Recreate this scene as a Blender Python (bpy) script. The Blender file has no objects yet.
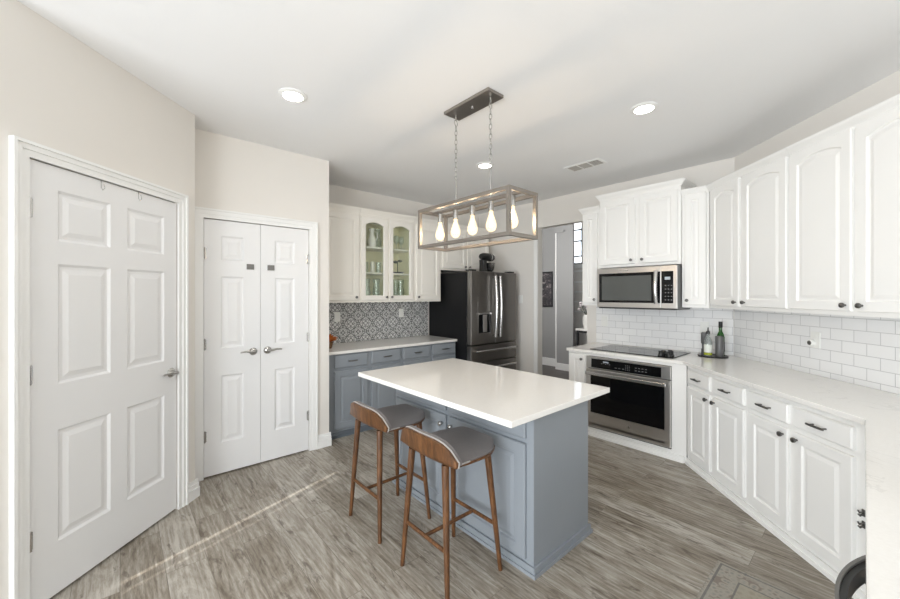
import bpy, bmesh, math, random
from mathutils import Vector, Matrix
random.seed(7)
R = math.radians
S = math.sqrt(.5)
scn = bpy.context.scene
COL = scn.collection

# ------------------------------------------------------------------ camera, world, lights, exposure
YAW = 45 + 3.66
H = 1.45
cd = bpy.data.cameras.new('camera')
cam = bpy.data.objects.new('camera', cd)
COL.objects.link(cam)
cam.location = (0, 0, H)
cam.rotation_euler = (R(90), 0, R(YAW - 90))
cd.sensor_width = 36
cd.lens = 375 / 900 * 36
cd.shift_y = -4.5 / 900
cd.clip_start = .02
scn.camera = cam

world = bpy.data.worlds.new('world')
scn.world = world
world.use_nodes = True
world.node_tree.nodes['Background'].inputs[0].default_value = (.75, .86, 1, 1)
world.node_tree.nodes['Background'].inputs[1].default_value = 1.0

def lamp(name, kind, loc, rot, energy, color=(1, 1, 1), parent=None, **kw):
    d = bpy.data.lights.new(name, kind)
    d.energy = energy
    d.color = color
    for k, v in kw.items():
        setattr(d, k, v)
    o = bpy.data.objects.new(name, d)
    COL.objects.link(o)
    o.location = loc
    o.rotation_euler = rot
    o.parent = parent
    return o

SUN_EL = 25
sd = Vector((math.cos(R(17.2)) * math.cos(R(SUN_EL)), math.sin(R(17.2)) * math.cos(R(SUN_EL)), -math.sin(R(SUN_EL))))
lamp('sun', 'SUN', (-6, -2, 5), sd.to_track_quat('-Z', 'Y').to_euler(), 8, (1, .98, .95), angle=R(.5))
# daylight through the breakfast-room windows (left of and behind the camera); rear and dining fills are added
lamp('window_daylight', 'AREA', (-2.5, 0, 1.2), (0, R(-90), 0), 205, (.89, .945, 1), shape='RECTANGLE', size=1.9, size_y=3.7)
lamp('rear_fill', 'AREA', (0.1, -2.9, 1.3), (R(90), 0, 0), 34, (.89, .945, 1), shape='RECTANGLE', size=3.0, size_y=2.0)  # added fill lamp before the solid rear wall, no opening there
lamp('dining_fill', 'AREA', (4.6, 4.0, 2.2), (0, R(-90), 0), 38, (1, .99, .98), shape='RECTANGLE', size=1.6, size_y=1.6)  # added fill lamp behind the oven wall, brightens the grey dining walls

scn.view_settings.view_transform = 'Standard'
scn.view_settings.look = 'None'
scn.view_settings.gamma = 1
scn.view_settings.use_curve_mapping = False
scn.view_settings.exposure = 0.0
try:
    scn.cycles.max_bounces = 10
    scn.cycles.diffuse_bounces = 6
    scn.cycles.transparent_max_bounces = 12
    scn.cycles.sample_clamp_indirect = 6
except Exception:
    pass

# ------------------------------------------------------------------ materials
def srgb(r, g, b):
    f = lambda c: (c / 255 / 12.92) if c <= 10 else ((c / 255 + .055) / 1.055) ** 2.4
    return (f(r), f(g), f(b), 1)

class NT:
    def __init__(s, name):
        s.m = bpy.data.materials.new(name)
        s.m.use_nodes = True
        s.t = s.m.node_tree
        s.b = s.t.nodes['Principled BSDF']
    def n(s, typ, ins=None, **kw):
        nd = s.t.nodes.new('ShaderNode' + typ)
        for k, v in kw.items():
            setattr(nd, k, v)
        if ins:
            for k, v in ins.items():
                s.set(nd.inputs[k], v)
        return nd
    def set(s, inp, v):
        if hasattr(v, 'links') or isinstance(v, bpy.types.NodeSocket):
            s.t.links.new(v, inp)
        else:
            inp.default_value = v
    def p(s, **kw):
        for k, v in kw.items():
            s.set(s.b.inputs[k.replace('_', ' ')], v)
        return s
    def math(s, op, a, b=None, c=None):
        nd = s.n('Math', operation=op)
        s.set(nd.inputs[0], a)
        if b is not None: s.set(nd.inputs[1], b)
        if c is not None: s.set(nd.inputs[2], c)
        return nd.outputs[0]
    def coords(s):
        return s.n('TexCoord').outputs['Object']
    def mapping(s, vec, scale=(1, 1, 1), rot=(0, 0, 0), loc=(0, 0, 0)):
        nd = s.n('Mapping')
        s.set(nd.inputs['Vector'], vec)
        nd.inputs['Scale'].default_value = scale
        nd.inputs['Rotation'].default_value = rot
        nd.inputs['Location'].default_value = loc
        return nd.outputs[0]
    def noise(s, vec, scale, detail=4, rough=.5, dist=0):
        nd = s.n('TexNoise')
        s.set(nd.inputs['Vector'], vec)
        nd.inputs['Scale'].default_value = scale
        nd.inputs['Detail'].default_value = detail
        nd.inputs['Roughness'].default_value = rough
        nd.inputs['Distortion'].default_value = dist
        return nd.outputs['Fac']
    def ramp(s, fac, stops, interp='LINEAR'):
        nd = s.n('ValToRGB')
        s.set(nd.inputs[0], fac)
        cr = nd.color_ramp
        cr.interpolation = interp
        while len(cr.elements) < len(stops):
            cr.elements.new(.5)
        for e, (p, c) in zip(cr.elements, stops):
            e.position = p
            e.color = c
        return nd.outputs[0]
    def mix(s, fac, a, b, blend='MIX'):
        nd = s.n('Mix', data_type='RGBA', blend_type=blend)
        s.set(nd.inputs[0], fac)
        s.set(nd.inputs[6], a)
        s.set(nd.inputs[7], b)
        return nd.outputs[2]
    def bump(s, h, strength=.2, dist=.01):
        nd = s.n('Bump')
        s.set(nd.inputs['Height'], h)
        nd.inputs['Strength'].default_value = strength
        nd.inputs['Distance'].default_value = dist
        s.t.links.new(nd.outputs[0], s.b.inputs['Normal'])
        return s

def paint(name, col, rough=.5, var=.02, scale=9, bump=0, spec=.5):
    t = NT(name)
    nz = t.noise(t.coords(), scale, 3)
    c2 = tuple(max(0, c * (1 - var * 2)) for c in col[:3]) + (1,)
    t.p(Base_Color=t.mix(nz, c2, col), Roughness=rough)
    t.b.inputs['Specular IOR Level'].default_value = spec
    if bump:
        t.bump(t.noise(t.coords(), 180, 2), bump, .002)
    return t.m

def metal(name, col, rough=.3, met=1.0, streak=(2, 2, 160), rv=.1):
    t = NT(name)
    nz = t.noise(t.mapping(t.coords(), streak), 3, 2)
    c2 = tuple(c * .92 for c in col[:3]) + (1,)
    t.p(Base_Color=t.mix(nz, c2, col), Metallic=met,
        Roughness=t.math('MULTIPLY_ADD', nz, rv, rough - rv / 2))
    return t.m

def emit(name, col, strength):
    t = NT(name)
    t.p(Base_Color=col, Emission_Color=col, Emission_Strength=strength)
    return t.m

M = {}
M['wall'] = paint('wall_paint', srgb(230, 226, 220), .75, .01, 4, .05, .3)
M['ceiling'] = paint('ceiling_paint', srgb(240, 240, 240), .85, .01, 3, .06, .2)
M['grey_wall'] = paint('grey_wall_paint', srgb(155, 155, 154), .75, .01, 4, .05, .3)
M['white'] = paint('white_cabinet_paint', srgb(242, 241, 238), .38, .006)
M['cream'] = paint('cream_cabinet_paint', srgb(240, 236, 228), .38, .006)
M['door'] = paint('white_door_paint', srgb(235, 235, 235), .4, .006)
M['trim'] = paint('white_trim_paint', srgb(240, 240, 238), .35, .006)
M['blue'] = paint('blue_grey_paint', srgb(139, 145, 151), .42, .02)
M['dark_floor'] = paint('dark_hall_floor', srgb(104, 98, 96), .5, .15, 6)
M['louvre_shade'] = paint('louvre_shade_grey', srgb(178, 174, 168), .6)  # louvres coloured grey to stand for the shade on their tilted faces
M['inside'] = paint('cabinet_interior', srgb(246, 241, 210), .6, .02)
M['nickel'] = metal('brushed_nickel', (.5, .49, .47, 1), .28)
M['pewter'] = metal('dark_pewter', (.2, .195, .19, 1), .3)
M['chrome'] = metal('satin_steel', (.62, .61, .6, 1), .22)
M['steel'] = metal('stainless_steel', (.6, .58, .56, 1), .3, 1, (1.5, 1.5, 60))
M['slate'] = metal('dark_stainless', (.25, .235, .22, 1), .3, 1, (1, 1, .2), .01)
M['black_side'] = paint('black_appliance_side', (.008, .008, .009, 1), .5, spec=.25)
M['black_glass'] = paint('black_glass', (.003, .003, .0035, 1), .05, spec=.3)
M['black_plastic'] = paint('black_plastic', (.012, .012, .012, 1), .35)
M['rubber'] = paint('dark_rubber', (.03, .03, .03, 1), .7)
M['fixture'] = metal('brushed_fixture', (.34, .31, .28, 1), .38, .9)
M['display'] = emit('lit_display', (.4, .44, .48, 1), .2)
M['print'] = paint('panel_print', (.22, .22, .22, 1), .5)
def m_winview():
    t = NT('bright_window_pane')
    c = t.ramp(t.noise(t.coords(), 5, 4, .6), [(.4, (.35, .4, .45, 1)), (.6, (.92, .96, 1, 1))])
    t.p(Base_Color=(.5, .5, .5, 1), Emission_Color=c, Emission_Strength=4.0)
    return t.m
M['window_light'] = m_winview()
M['can'] = emit('lamp_lens', (1, .96, .9, 1), 14)
M['plate'] = paint('white_plastic', srgb(238, 238, 234), .35)
M['dark_gap'] = paint('dark_gap', (.03, .03, .03, 1), .8)
M['grey_sticker'] = paint('grey_plastic', srgb(120, 118, 115), .4)
M['orange'] = paint('orange_leaf', (.62, .16, .02, 1), .55, .15, 40)
M['stem'] = paint('brown_stem', (.16, .08, .03, 1), .7)
M['porcelain'] = paint('white_porcelain', srgb(244, 242, 236), .2)
M['grey_can'] = paint('grey_canister', (.11, .11, .11, 1), .35)
M['label_paper'] = paint('pale_label', srgb(222, 226, 218), .6)
M['label_lime'] = paint('lime_label', srgb(170, 180, 40), .6)
M['petal'] = paint('pale_petals', srgb(214, 206, 206), .6)
M['leaf'] = paint('dark_leaf', (.05, .07, .04, 1), .6)
M['picture_frame'] = paint('black_frame', (.02, .02, .022, 1), .4)
M['toe_blue_grey'] = paint('plinth_grey', srgb(100, 108, 116), .5)  # darker blue-grey for the plinth of the blue base cabinets

def m_quartz(name='white_quartz', veins=.22):
    t = NT(name)
    co = t.coords()
    w = t.n('TexNoise', {'Vector': co, 'Scale': 2.2, 'Detail': 6, 'Distortion': 1.6})
    v = t.math('ABSOLUTE', t.math('SUBTRACT', w.outputs['Fac'], .5))
    mask = t.math('MULTIPLY', t.math('LESS_THAN', v, .008), t.math('GREATER_THAN', t.noise(co, 4, 2), .52))
    sp = t.noise(co, 120, 2)
    base = t.mix(sp, srgb(232, 229, 224), srgb(240, 238, 234))
    t.p(Base_Color=t.mix(t.math('MULTIPLY', mask, veins), base, srgb(150, 148, 146)), Roughness=.07)
    return t.m
M['quartz'] = m_quartz('white_quartz', .12)
M['quartz_plain'] = m_quartz('plain_white_quartz', .0)

def m_floor():
    t = NT('grey_wood_plank_floor')
    co = t.coords()
    br = t.mapping(co, rot=(0, 0, R(90)))
    bk = t.n('TexBrick', {'Vector': br, 'Color1': (0, 0, 0, 1), 'Color2': (1, 1, 1, 1), 'Mortar': (.5, .5, .5, 1),
                          'Scale': 1, 'Mortar Size': .0016, 'Mortar Smooth': .1, 'Bias': 0, 'Brick Width': 1.22, 'Row Height': .18})
    bk.offset = .37
    rnd = t.n('SeparateColor', {0: bk.outputs['Color']}).outputs[0]
    # per-plank shift of the grain
    off = t.n('CombineXYZ', {'X': t.math('MULTIPLY', rnd, 37.0), 'Y': t.math('MULTIPLY', rnd, 91.0), 'Z': 0.0}).outputs[0]
    vec = t.n('VectorMath', {0: co, 1: off}, operation='ADD').outputs[0]
    g1 = t.noise(t.mapping(vec, (26, 1.6, 1)), 1, 6, .62, .6)
    g2 = t.noise(t.mapping(vec, (6.5, 1.6, 1)), 1, 6, .66, 2.4)
    g3 = t.noise(t.mapping(vec, (120, 10, 1)), 1, 5, .75, .8)
    wv = t.n('TexWave', {'Vector': t.mapping(vec, (5, .55, 1)), 'Scale': 2.2, 'Distortion': 9, 'Detail': 3, 'Detail Scale': 1.2})
    f = t.math('MULTIPLY_ADD', g1, .20, t.math('MULTIPLY_ADD', g2, .62, t.math('MULTIPLY', wv.outputs['Fac'], .08)))
    f = t.math('MULTIPLY_ADD', g3, .50, t.math('SUBTRACT', f, .11))
    f = t.math('MULTIPLY_ADD', rnd, .15, t.math('SUBTRACT', f, .03))
    c = t.ramp(f, [(.38, srgb(84, 74, 62)), (.52, srgb(125, 115, 101)), (.64, srgb(151, 143, 131)), (.80, srgb(184, 178, 168))])
    kn = t.noise(t.mapping(vec, (10, 2.2, 1)), 1, 5, .65, 2.6)
    dk = t.n('MapRange', {'Value': kn, 'From Min': .57, 'From Max': .66, 'To Min': 0.0, 'To Max': .7}).outputs[0]
    c = t.mix(dk, c, srgb(82, 70, 58))
    c = t.mix(t.math('MULTIPLY', bk.outputs['Fac'], .55), c, srgb(84, 74, 63))
    t.p(Base_Color=c, Roughness=t.math('MULTIPLY_ADD', g1, .22, .26))
    t.bump(t.math('MULTIPLY_ADD', g3, .3, t.math('MULTIPLY', bk.outputs['Fac'], -1.0)), .18, .003)
    return t.m
M['floor'] = m_floor()

def m_subway(name, plane):
    t = NT(name)
    sp = t.n('SeparateXYZ', {0: t.coords()})
    vec = t.n('CombineXYZ', {'X': sp.outputs['X'], 'Y': sp.outputs['Z'], 'Z': 0.0}).outputs[0]
    bk = t.n('TexBrick', {'Vector': vec, 'Color1': srgb(243, 243, 242), 'Color2': srgb(236, 236, 236), 'Mortar': srgb(196, 196, 196),
                          'Scale': 1, 'Mortar Size': .0022, 'Mortar Smooth': .15, 'Bias': 0, 'Brick Width': .158, 'Row Height': .0765})
    t.p(Base_Color=bk.outputs['Color'], Roughness=t.math('MULTIPLY_ADD', bk.outputs['Fac'], .6, .1))
    wob = t.noise(t.coords(), 14, 2)
    t.bump(t.math('MULTIPLY_ADD', bk.outputs['Fac'], -1.0, t.math('MULTIPLY', wob, .25)), .35, .004)
    return t.m
M['subway'] = m_subway('white_subway_tile', 0)

def folded(t, size, u, v):
    def fold(x):
        f = t.math('FRACT', t.math('DIVIDE', x, size))
        return t.math('ABSOLUTE', t.math('SUBTRACT', f, .5))
    a, b = fold(u), fold(v)
    mx, mn = t.math('MAXIMUM', a, b), t.math('MINIMUM', a, b)
    return t.n('CombineXYZ', {'X': mx, 'Y': mn, 'Z': 0.0}).outputs[0], mx, mn

def m_pattern():
    t = NT('black_white_encaustic_tile')
    sp = t.n('SeparateXYZ', {0: t.coords()})
    vec, mx, mn = folded(t, .2, sp.outputs['X'], sp.outputs['Z'])
    r = t.math('SQRT', t.math('ADD', t.math('POWER', mx, 2.0), t.math('POWER', mn, 2.0)))
    vo = t.n('TexVoronoi', {'Vector': vec, 'Scale': 11.0}, feature='DISTANCE_TO_EDGE')
    vo2 = t.n('TexVoronoi', {'Vector': vec, 'Scale': 19.0})
    ring = t.math('SINE', t.math('MULTIPLY', r, 48.0))
    pet = t.math('SINE', t.math('MULTIPLY', t.math('SUBTRACT', mx, mn), 44.0))
    f = t.math('MULTIPLY_ADD', ring, .16, t.math('MULTIPLY_ADD', pet, .16, t.math('MULTIPLY_ADD', vo.outputs['Distance'], 2.0, .2)))
    f = t.math('ADD', f, t.math('MULTIPLY', vo2.outputs['Distance'], .55))
    c = t.ramp(f, [(0, srgb(228, 228, 226)), (.17, srgb(14, 15, 17)), (.44, srgb(212, 212, 210)), (.56, srgb(20, 21, 24)), (.72, srgb(150, 152, 155)), (.80, srgb(226, 226, 224))], 'CONSTANT')
    gr = t.math('GREATER_THAN', t.math('MAXIMUM', mx, mn), .494)
    t.p(Base_Color=t.mix(gr, c, srgb(120, 120, 120)), Roughness=.35)
    return t.m
M['pattern'] = m_pattern()

def m_rug():
    t = NT('faded_patterned_rug')
    co = t.coords()
    sp = t.n('SeparateXYZ', {0: co})
    vec, mx, mn = folded(t, .3, sp.outputs['X'], sp.outputs['Y'])
    vo = t.n('TexVoronoi', {'Vector': vec, 'Scale': 12.0})
    wear = t.noise(co, 14, 5, .65, .8)
    fine = t.noise(co, 90, 3)
    c = t.ramp(vo.outputs['Distance'], [(0, srgb(120, 122, 122)), (.3, srgb(152, 147, 138)), (.55, srgb(166, 161, 150)), (.8, srgb(134, 124, 116))])
    c = t.mix(t.math('MULTIPLY', t.math('GREATER_THAN', wear, .52), .6), c, srgb(160, 156, 146))
    # border lines from the rug's own edges (local origin at its centre)
    ex = t.math('SUBTRACT', .62, t.math('ABSOLUTE', sp.outputs['X']))
    ey = t.math('SUBTRACT', .30, t.math('ABSOLUTE', sp.outputs['Y']))
    e = t.math('MINIMUM', ex, ey)
    line = t.math('ADD', t.math('COMPARE', e, .02, .005), t.math('COMPARE', e, .115, .004))
    inner = t.math('GREATER_THAN', e, .12)
    c = t.mix(t.math('MULTIPLY', inner, .55), c, srgb(164, 158, 140))
    c = t.mix(t.math('MULTIPLY', line, .7), c, srgb(92, 92, 94))
    c = t.mix(t.math('MULTIPLY', fine, .25), c, srgb(120, 112, 100))
    t.p(Base_Color=c, Roughness=.95)
    t.bump(fine, .4, .003)
    return t.m
M['rug'] = m_rug()

def m_wood():
    t = NT('walnut_wood')
    co = t.coords()
    g = t.noise(t.mapping(co, (9, 40, 9)), 1, 5, .6, .8)
    g2 = t.noise(t.mapping(co, (60, 60, 5)), 1, 4, .6)
    f = t.math('MULTIPLY_ADD', g, .6, t.math('MULTIPLY', g2, .4))
    c = t.ramp(f, [(.3, srgb(52, 31, 16)), (.5, srgb(92, 60, 34)), (.7, srgb(130, 88, 52))])
    t.p(Base_Color=c, Roughness=.38)
    return t.m
M['wood'] = m_wood()

def m_fabric(name, a, b):
    t = NT(name)
    co = t.coords()
    n1 = t.noise(co, 420, 2)
    n2 = t.noise(t.mapping(co, (1, 14, 1)), 40, 3)
    t.p(Base_Color=t.mix(t.math('MULTIPLY_ADD', n1, .6, t.math('MULTIPLY', n2, .4)), a, b), Roughness=.9)
    t.b.inputs['Sheen Weight'].default_value = .15
    t.bump(n1, .3, .001)
    return t.m
M['fabric'] = m_fabric('grey_upholstery', srgb(84, 80, 80), srgb(128, 123, 122))
M['fabric_edge'] = m_fabric('grey_piping', srgb(140, 136, 132), srgb(176, 172, 168))

def m_glass(name, tint=(1, 1, 1, 1), gloss=.12, rough=.02, body=0.0, bcol=(.8, .9, .85, 1)):
    t = NT(name)
    nt = t.t
    tr = t.n('BsdfTransparent', {'Color': tint})
    gl = t.n('BsdfGlossy', {'Color': (1, 1, 1, 1), 'Roughness': rough})
    lw = t.n('LayerWeight', {'Blend': .35})
    fac = t.math('MULTIPLY_ADD', lw.outputs['Fresnel'], .3, gloss * .4)
    mx = t.n('MixShader', {0: fac, 1: tr.outputs[0], 2: gl.outputs[0]})
    out = mx.outputs[0]
    if body:
        df = t.n('BsdfDiffuse', {'Color': bcol})
        out = t.n('MixShader', {0: body, 1: out, 2: df.outputs[0]}).outputs[0]
    nt.links.new(out, nt.nodes['Material Output'].inputs['Surface'])
    return t.m
M['pane'] = m_glass('clear_pane', (.96, .98, .96, 1), .08)
M['clear'] = m_glass('clear_glassware', (.93, .96, .93, 1), .2, .03, .10)
M['green_glass'] = m_glass('green_bottle_glass', (.05, .28, .04, 1), .12, .04, .45, (.03, .16, .02, 1))
M['bottle_glass'] = m_glass('pale_bottle_glass', (.8, .84, .82, 1), .15, .04, .35, (.45, .48, .47, 1))

def m_bulb():
    t = NT('glowing_bulb_glass')
    lw = t.n('LayerWeight', {'Blend': .5})
    tr = t.n('BsdfTransparent', {'Color': (1, .95, .85, 1)})
    em = t.n('Emission', {'Color': (1, .80, .55, 1), 'Strength': 5.0})
    mx = t.n('MixShader', {0: .16, 1: tr.outputs[0], 2: em.outputs[0]})
    t.t.links.new(mx.outputs[0], t.t.nodes['Material Output'].inputs['Surface'])
    return t.m
M['bulb'] = m_bulb()
M['filament'] = emit('hot_filament', (1, .76, .5, 1), 45)

def m_art():
    t = NT('dark_floral_print')
    co = t.coords()
    n = t.noise(co, 9, 3, .6, 1.2)
    n2 = t.noise(co, 30, 3)
    c = t.ramp(t.math('MULTIPLY_ADD', n2, .25, t.math('MULTIPLY', n, .75)), [(.45, srgb(52, 50, 54)), (.55, srgb(86, 80, 82)), (.62, srgb(165, 158, 156)), (.75, srgb(196, 190, 186))])
    t.p(Base_Color=c, Roughness=.5)
    return t.m
M['art'] = m_art()

# ------------------------------------------------------------------ mesh helpers
class MB:
    def __init__(s):
        s.bm = bmesh.new()
    def box(s, x0, x1, y0, y1, z0, z1):
        v = [s.bm.verts.new(p) for p in ((x0, y0, z0), (x1, y0, z0), (x1, y1, z0), (x0, y1, z0), (x0, y0, z1), (x1, y0, z1), (x1, y1, z1), (x0, y1, z1))]
        for f in ((0, 3, 2, 1), (4, 5, 6, 7), (0, 1, 5, 4), (1, 2, 6, 5), (2, 3, 7, 6), (3, 0, 4, 7)):
            s.bm.faces.new([v[i] for i in f])
        return s
    def prism(s, poly, z0, z1):
        a = [s.bm.verts.new((x, y, z0)) for x, y in poly]
        b = [s.bm.verts.new((x, y, z1)) for x, y in poly]
        n = len(poly)
        s.bm.faces.new(a[::-1]); s.bm.faces.new(b)
        for i in range(n):
            s.bm.faces.new((a[i], a[(i + 1) % n], b[(i + 1) % n], b[i]))
        return s
    def loops(s, loops, cap0=True, cap1=True, ring=False):
        L = [[s.bm.verts.new(p) for p in l] for l in loops]
        pairs = list(zip(L, L[1:])) + ([(L[-1], L[0])] if ring else [])
        for a, b in pairs:
            n = len(a)
            for i in range(n):
                try: s.bm.faces.new((a[i], a[(i + 1) % n], b[(i + 1) % n], b[i]))
                except ValueError: pass
        if not ring:
            if cap0: s.bm.faces.new(L[0][::-1])
            if cap1: s.bm.faces.new(L[-1])
        return s
    def lathe(s, prof, o=(0, 0, 0), axis=(0, 0, 1), n=20, ring=False):
        ax = Vector(axis).normalized()
        q = ax.to_track_quat('Z', 'Y').to_matrix()
        o = Vector(o)
        ls = []
        for r, h in prof:
            ls.append([o + q @ Vector((max(r, .0002) * math.cos(2 * math.pi * i / n), max(r, .0002) * math.sin(2 * math.pi * i / n), h)) for i in range(n)])
        return s.loops(ls, ring=ring)
    def tube(s, pts, r, n=10, close=False):
        pts = [Vector(p) for p in pts]
        rs = r if isinstance(r, (list, tuple)) else [r] * len(pts)
        ls = []
        up = None
        m = len(pts)
        for i, p in enumerate(pts):
            if close: d = pts[(i + 1) % m] - pts[(i - 1) % m]
            else: d = pts[min(i + 1, m - 1)] - pts[max(i - 1, 0)]
            d.normalize()
            if up is None:
                up = Vector((0, 0, 1)) if abs(d.z) < .9 else Vector((1, 0, 0))
            x = d.cross(up)
            if x.length < 1e-5: x = d.cross(Vector((0, 1, .3)))
            x.normalize()
            y = x.cross(d).normalized()
            up = y
            ls.append([p + x * (rs[i] * math.cos(2 * math.pi * k / n)) + y * (rs[i] * math.sin(2 * math.pi * k / n)) for k in range(n)])
        return s.loops(ls, ring=close)
    def bar(s, a, b, w, d):
        """rectangular bar of width w and depth d between two points"""
        a, b = Vector(a), Vector(b)
        q = (b - a).to_track_quat('Z', 'Y').to_matrix()
        L = []
        for p in (a, b):
            L.append([p + q @ Vector((sx * w / 2, sy * d / 2, 0)) for sx, sy in ((-1, -1), (1, -1), (1, 1), (-1, 1))])
        return s.loops(L)
    def ball(s, c, r, sc=(1, 1, 1), seg=16):
        m = Matrix.Translation(c) @ Matrix.Diagonal((*sc, 1))
        bmesh.ops.create_uvsphere(s.bm, u_segments=seg, v_segments=seg // 2 + 2, radius=r, matrix=m)
        return s
    # a rectangle loop inset by d at depth y, with an optional arched top
    @staticmethod
    def rl(x0, x1, z0, z1, d, y, arch=0, n=14):
        pts = [(x0 + d, y, z0 + d), (x1 - d, y, z0 + d)]
        for i in range(n + 1):
            u = 1 - i / n
            x = x0 + d + (x1 - x0 - 2 * d) * u
            pts.append((x, y, z1 - d - arch * (2 * u - 1) ** 2))
        return pts
    def raised(s, x0, x1, z0, z1, yf=0, th=.02, st=.055, arch=0):
        r = s.rl
        return s.loops([r(x0, x1, z0, z1, 0, yf + th), r(x0, x1, z0, z1, 0, yf + .005), r(x0, x1, z0, z1, .005, yf),
                        r(x0, x1, z0, z1, st, yf, arch), r(x0, x1, z0, z1, st + .006, yf + .009, arch), r(x0, x1, z0, z1, st + .016, yf + .009, arch),
                        r(x0, x1, z0, z1, st + .036, yf + .002, arch)])
    def framed(s, x0, x1, z0, z1, yf=0, th=.02, st=.055, arch=0):
        r = s.rl
        return s.loops([r(x0, x1, z0, z1, 0, yf + th), r(x0, x1, z0, z1, 0, yf + .005), r(x0, x1, z0, z1, .005, yf),
                        r(x0, x1, z0, z1, st, yf, arch), r(x0, x1, z0, z1, st + .006, yf + .006, arch), r(x0, x1, z0, z1, st + .006, yf + th, arch)], ring=True)
    def slabfront(s, x0, x1, z0, z1, yf=0, th=.02, e=.006):
        r = lambda d, y: s.rl(x0, x1, z0, z1, d, y, 0, 1)
        return s.loops([r(0, yf + th), r(0, yf + e), r(e, yf)])
    def panelled(s, x0, x1, z0, z1, yf, th, cells):
        xs = sorted({x0, x1, *[c[0] for c in cells], *[c[1] for c in cells]})
        zs = sorted({z0, z1, *[c[2] for c in cells], *[c[3] for c in cells]})
        for i in range(len(xs) - 1):
            for j in range(len(zs) - 1):
                a, b, c, d = xs[i], xs[i + 1], zs[j], zs[j + 1]
                mx, mz = (a + b) / 2, (c + d) / 2
                if any(k[0] < mx < k[1] and k[2] < mz < k[3] for k in cells): continue
                s.bm.faces.new([s.bm.verts.new(p) for p in ((a, yf, c), (b, yf, c), (b, yf, d), (a, yf, d))])
        for a, b, c, d in cells:
            r = lambda q, y: s.rl(a, b, c, d, q, y, 0, 1)
            s.loops([r(0, yf), r(.012, yf + .009), r(.026, yf + .009), r(.05, yf + .002)], cap0=False)
        v = [s.bm.verts.new(p) for p in ((x0, yf, z0), (x1, yf, z0), (x1, yf, z1), (x0, yf, z1), (x0, yf + th, z0), (x1, yf + th, z0), (x1, yf + th, z1), (x0, yf + th, z1))]
        for f in ((4, 5, 6, 7), (0, 1, 5, 4), (1, 2, 6, 5), (2, 3, 7, 6), (3, 0, 4, 7)):
            s.bm.faces.new([v[i] for i in f])
        bmesh.ops.remove_doubles(s.bm, verts=s.bm.verts, dist=1e-5)
        return s
    def build(s, name, mat, parent=None, smooth=False, bevel=0, loc=None, rz=0):
        bmesh.ops.recalc_face_normals(s.bm, faces=s.bm.faces)
        me = bpy.data.meshes.new(name)
        s.bm.to_mesh(me)
        s.bm.free()
        me.materials.append(M[mat] if isinstance(mat, str) else mat)
        if smooth:
            for p in me.polygons: p.use_smooth = True
            try: me.set_sharp_from_angle(angle=R(40))
            except Exception: pass
        o = bpy.data.objects.new(name, me)
        COL.objects.link(o)
        o.parent = parent
        if loc: o.location = loc
        if rz: o.rotation_euler = (0, 0, rz)
        if bevel:
            b = o.modifiers.new('bevel', 'BEVEL')
            b.width = bevel; b.segments = 2; b.limit_method = 'ANGLE'; b.angle_limit = R(40)
        return o

def tag(o, label=None, cat=None, group=None, kind=None):
    if label: o['label'] = label
    if cat: o['category'] = cat
    if group: o['group'] = group
    if kind: o['kind'] = kind
    return o
def thing(name, label, cat, loc=(0, 0, 0), rz=0, group=None, kind=None):
    o = bpy.data.objects.new(name, None)
    COL.objects.link(o)
    o.location = loc
    o.rotation_euler = (0, 0, rz)
    o.empty_display_size = .1
    return tag(o, label, cat, group, kind)
def struct(mb, name, mat, **kw):
    return tag(mb.build(name, mat, **kw), kind='structure')
def copy_tree(o, parent=None):
    c = o.copy()
    COL.objects.link(c)
    if parent is not None: c.parent = parent
    for ch in list(o.children): copy_tree(ch, c)
    return c
def st(s, t):
    """diagonal wall coordinates (s across, t along) to room x, y"""
    return ((s + t) * S, (t - s) * S)
def diag(s0, s1, t0, t1):
    return [st(s0, t0), st(s1, t0), st(s1, t1), st(s0, t1)]

F_BACK, F_OVEN, F_RIGHT, F_LEFT, F_PEN = 0, R(-90), R(-135), R(45), R(180)
CEIL = 2.743
XO = 4.33      # oven wall
YB = 4.22      # fridge wall
YP = 3.49      # pantry wall
SR = 2.44      # right wall (diagonal)
SL = -2.0      # left wall (diagonal)

# ------------------------------------------------------------------ structure
struct(MB().box(-3.2, 10, -3.4, 8, -.12, 0), 'floor', 'floor')
struct(MB().box(-3.2, XO + .10, -3.4, 8, CEIL, CEIL + .12), 'ceiling', 'ceiling')

m = MB()
m.prism(diag(SL - .12, SL, 1.41, 1.555), 0, CEIL)
m.prism(diag(SL - .12, SL, 2.415, 2.571), 0, CEIL)
m.prism(diag(SL - .12, SL, 1.555, 2.415), 2.074, CEIL)
m.prism(diag(SL - .12, SL - .05, 1.555, 2.415), 0, 2.074)
struct(m, 'wall_left', 'wall')
m = MB()
m.box(-.3, .484, YP, YP + .1, 0, CEIL)
m.box(1.32, 1.515, YP, YP + .1, 0, CEIL)
m.box(.484, 1.32, YP, YP + .1, 2.064, CEIL)
m.box(.484, 1.32, YP + .06, YP + .1, 0, 2.064)
m.box(1.415, 1.515, YP + .1, YB + .1, 0, CEIL)
m.box(.0, .396, 3.245, YP, 0, CEIL)
struct(m, 'wall_pantry', 'wall')
struct(MB().box(1.515, XO + .10, YB, YB + .12, 0, CEIL), 'wall_fridge', 'wall')
HOLE0, HOLE1, HOLEZ = 2.36, 3.083, 2.375
m = MB()
m.box(XO, XO + .10, .8, HOLE0, 0, CEIL)
m.box(XO, XO + .10, HOLE1, YB, 0, CEIL)
m.box(XO, XO + .10, HOLE0, HOLE1, HOLEZ, CEIL)
m.box(XO + .10, XO + .115, 1.2, HOLE0 - .02, 0, 3.25)
m.box(XO + .10, XO + .115, HOLE1 + .02, 5.6, 0, 3.25)
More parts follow.
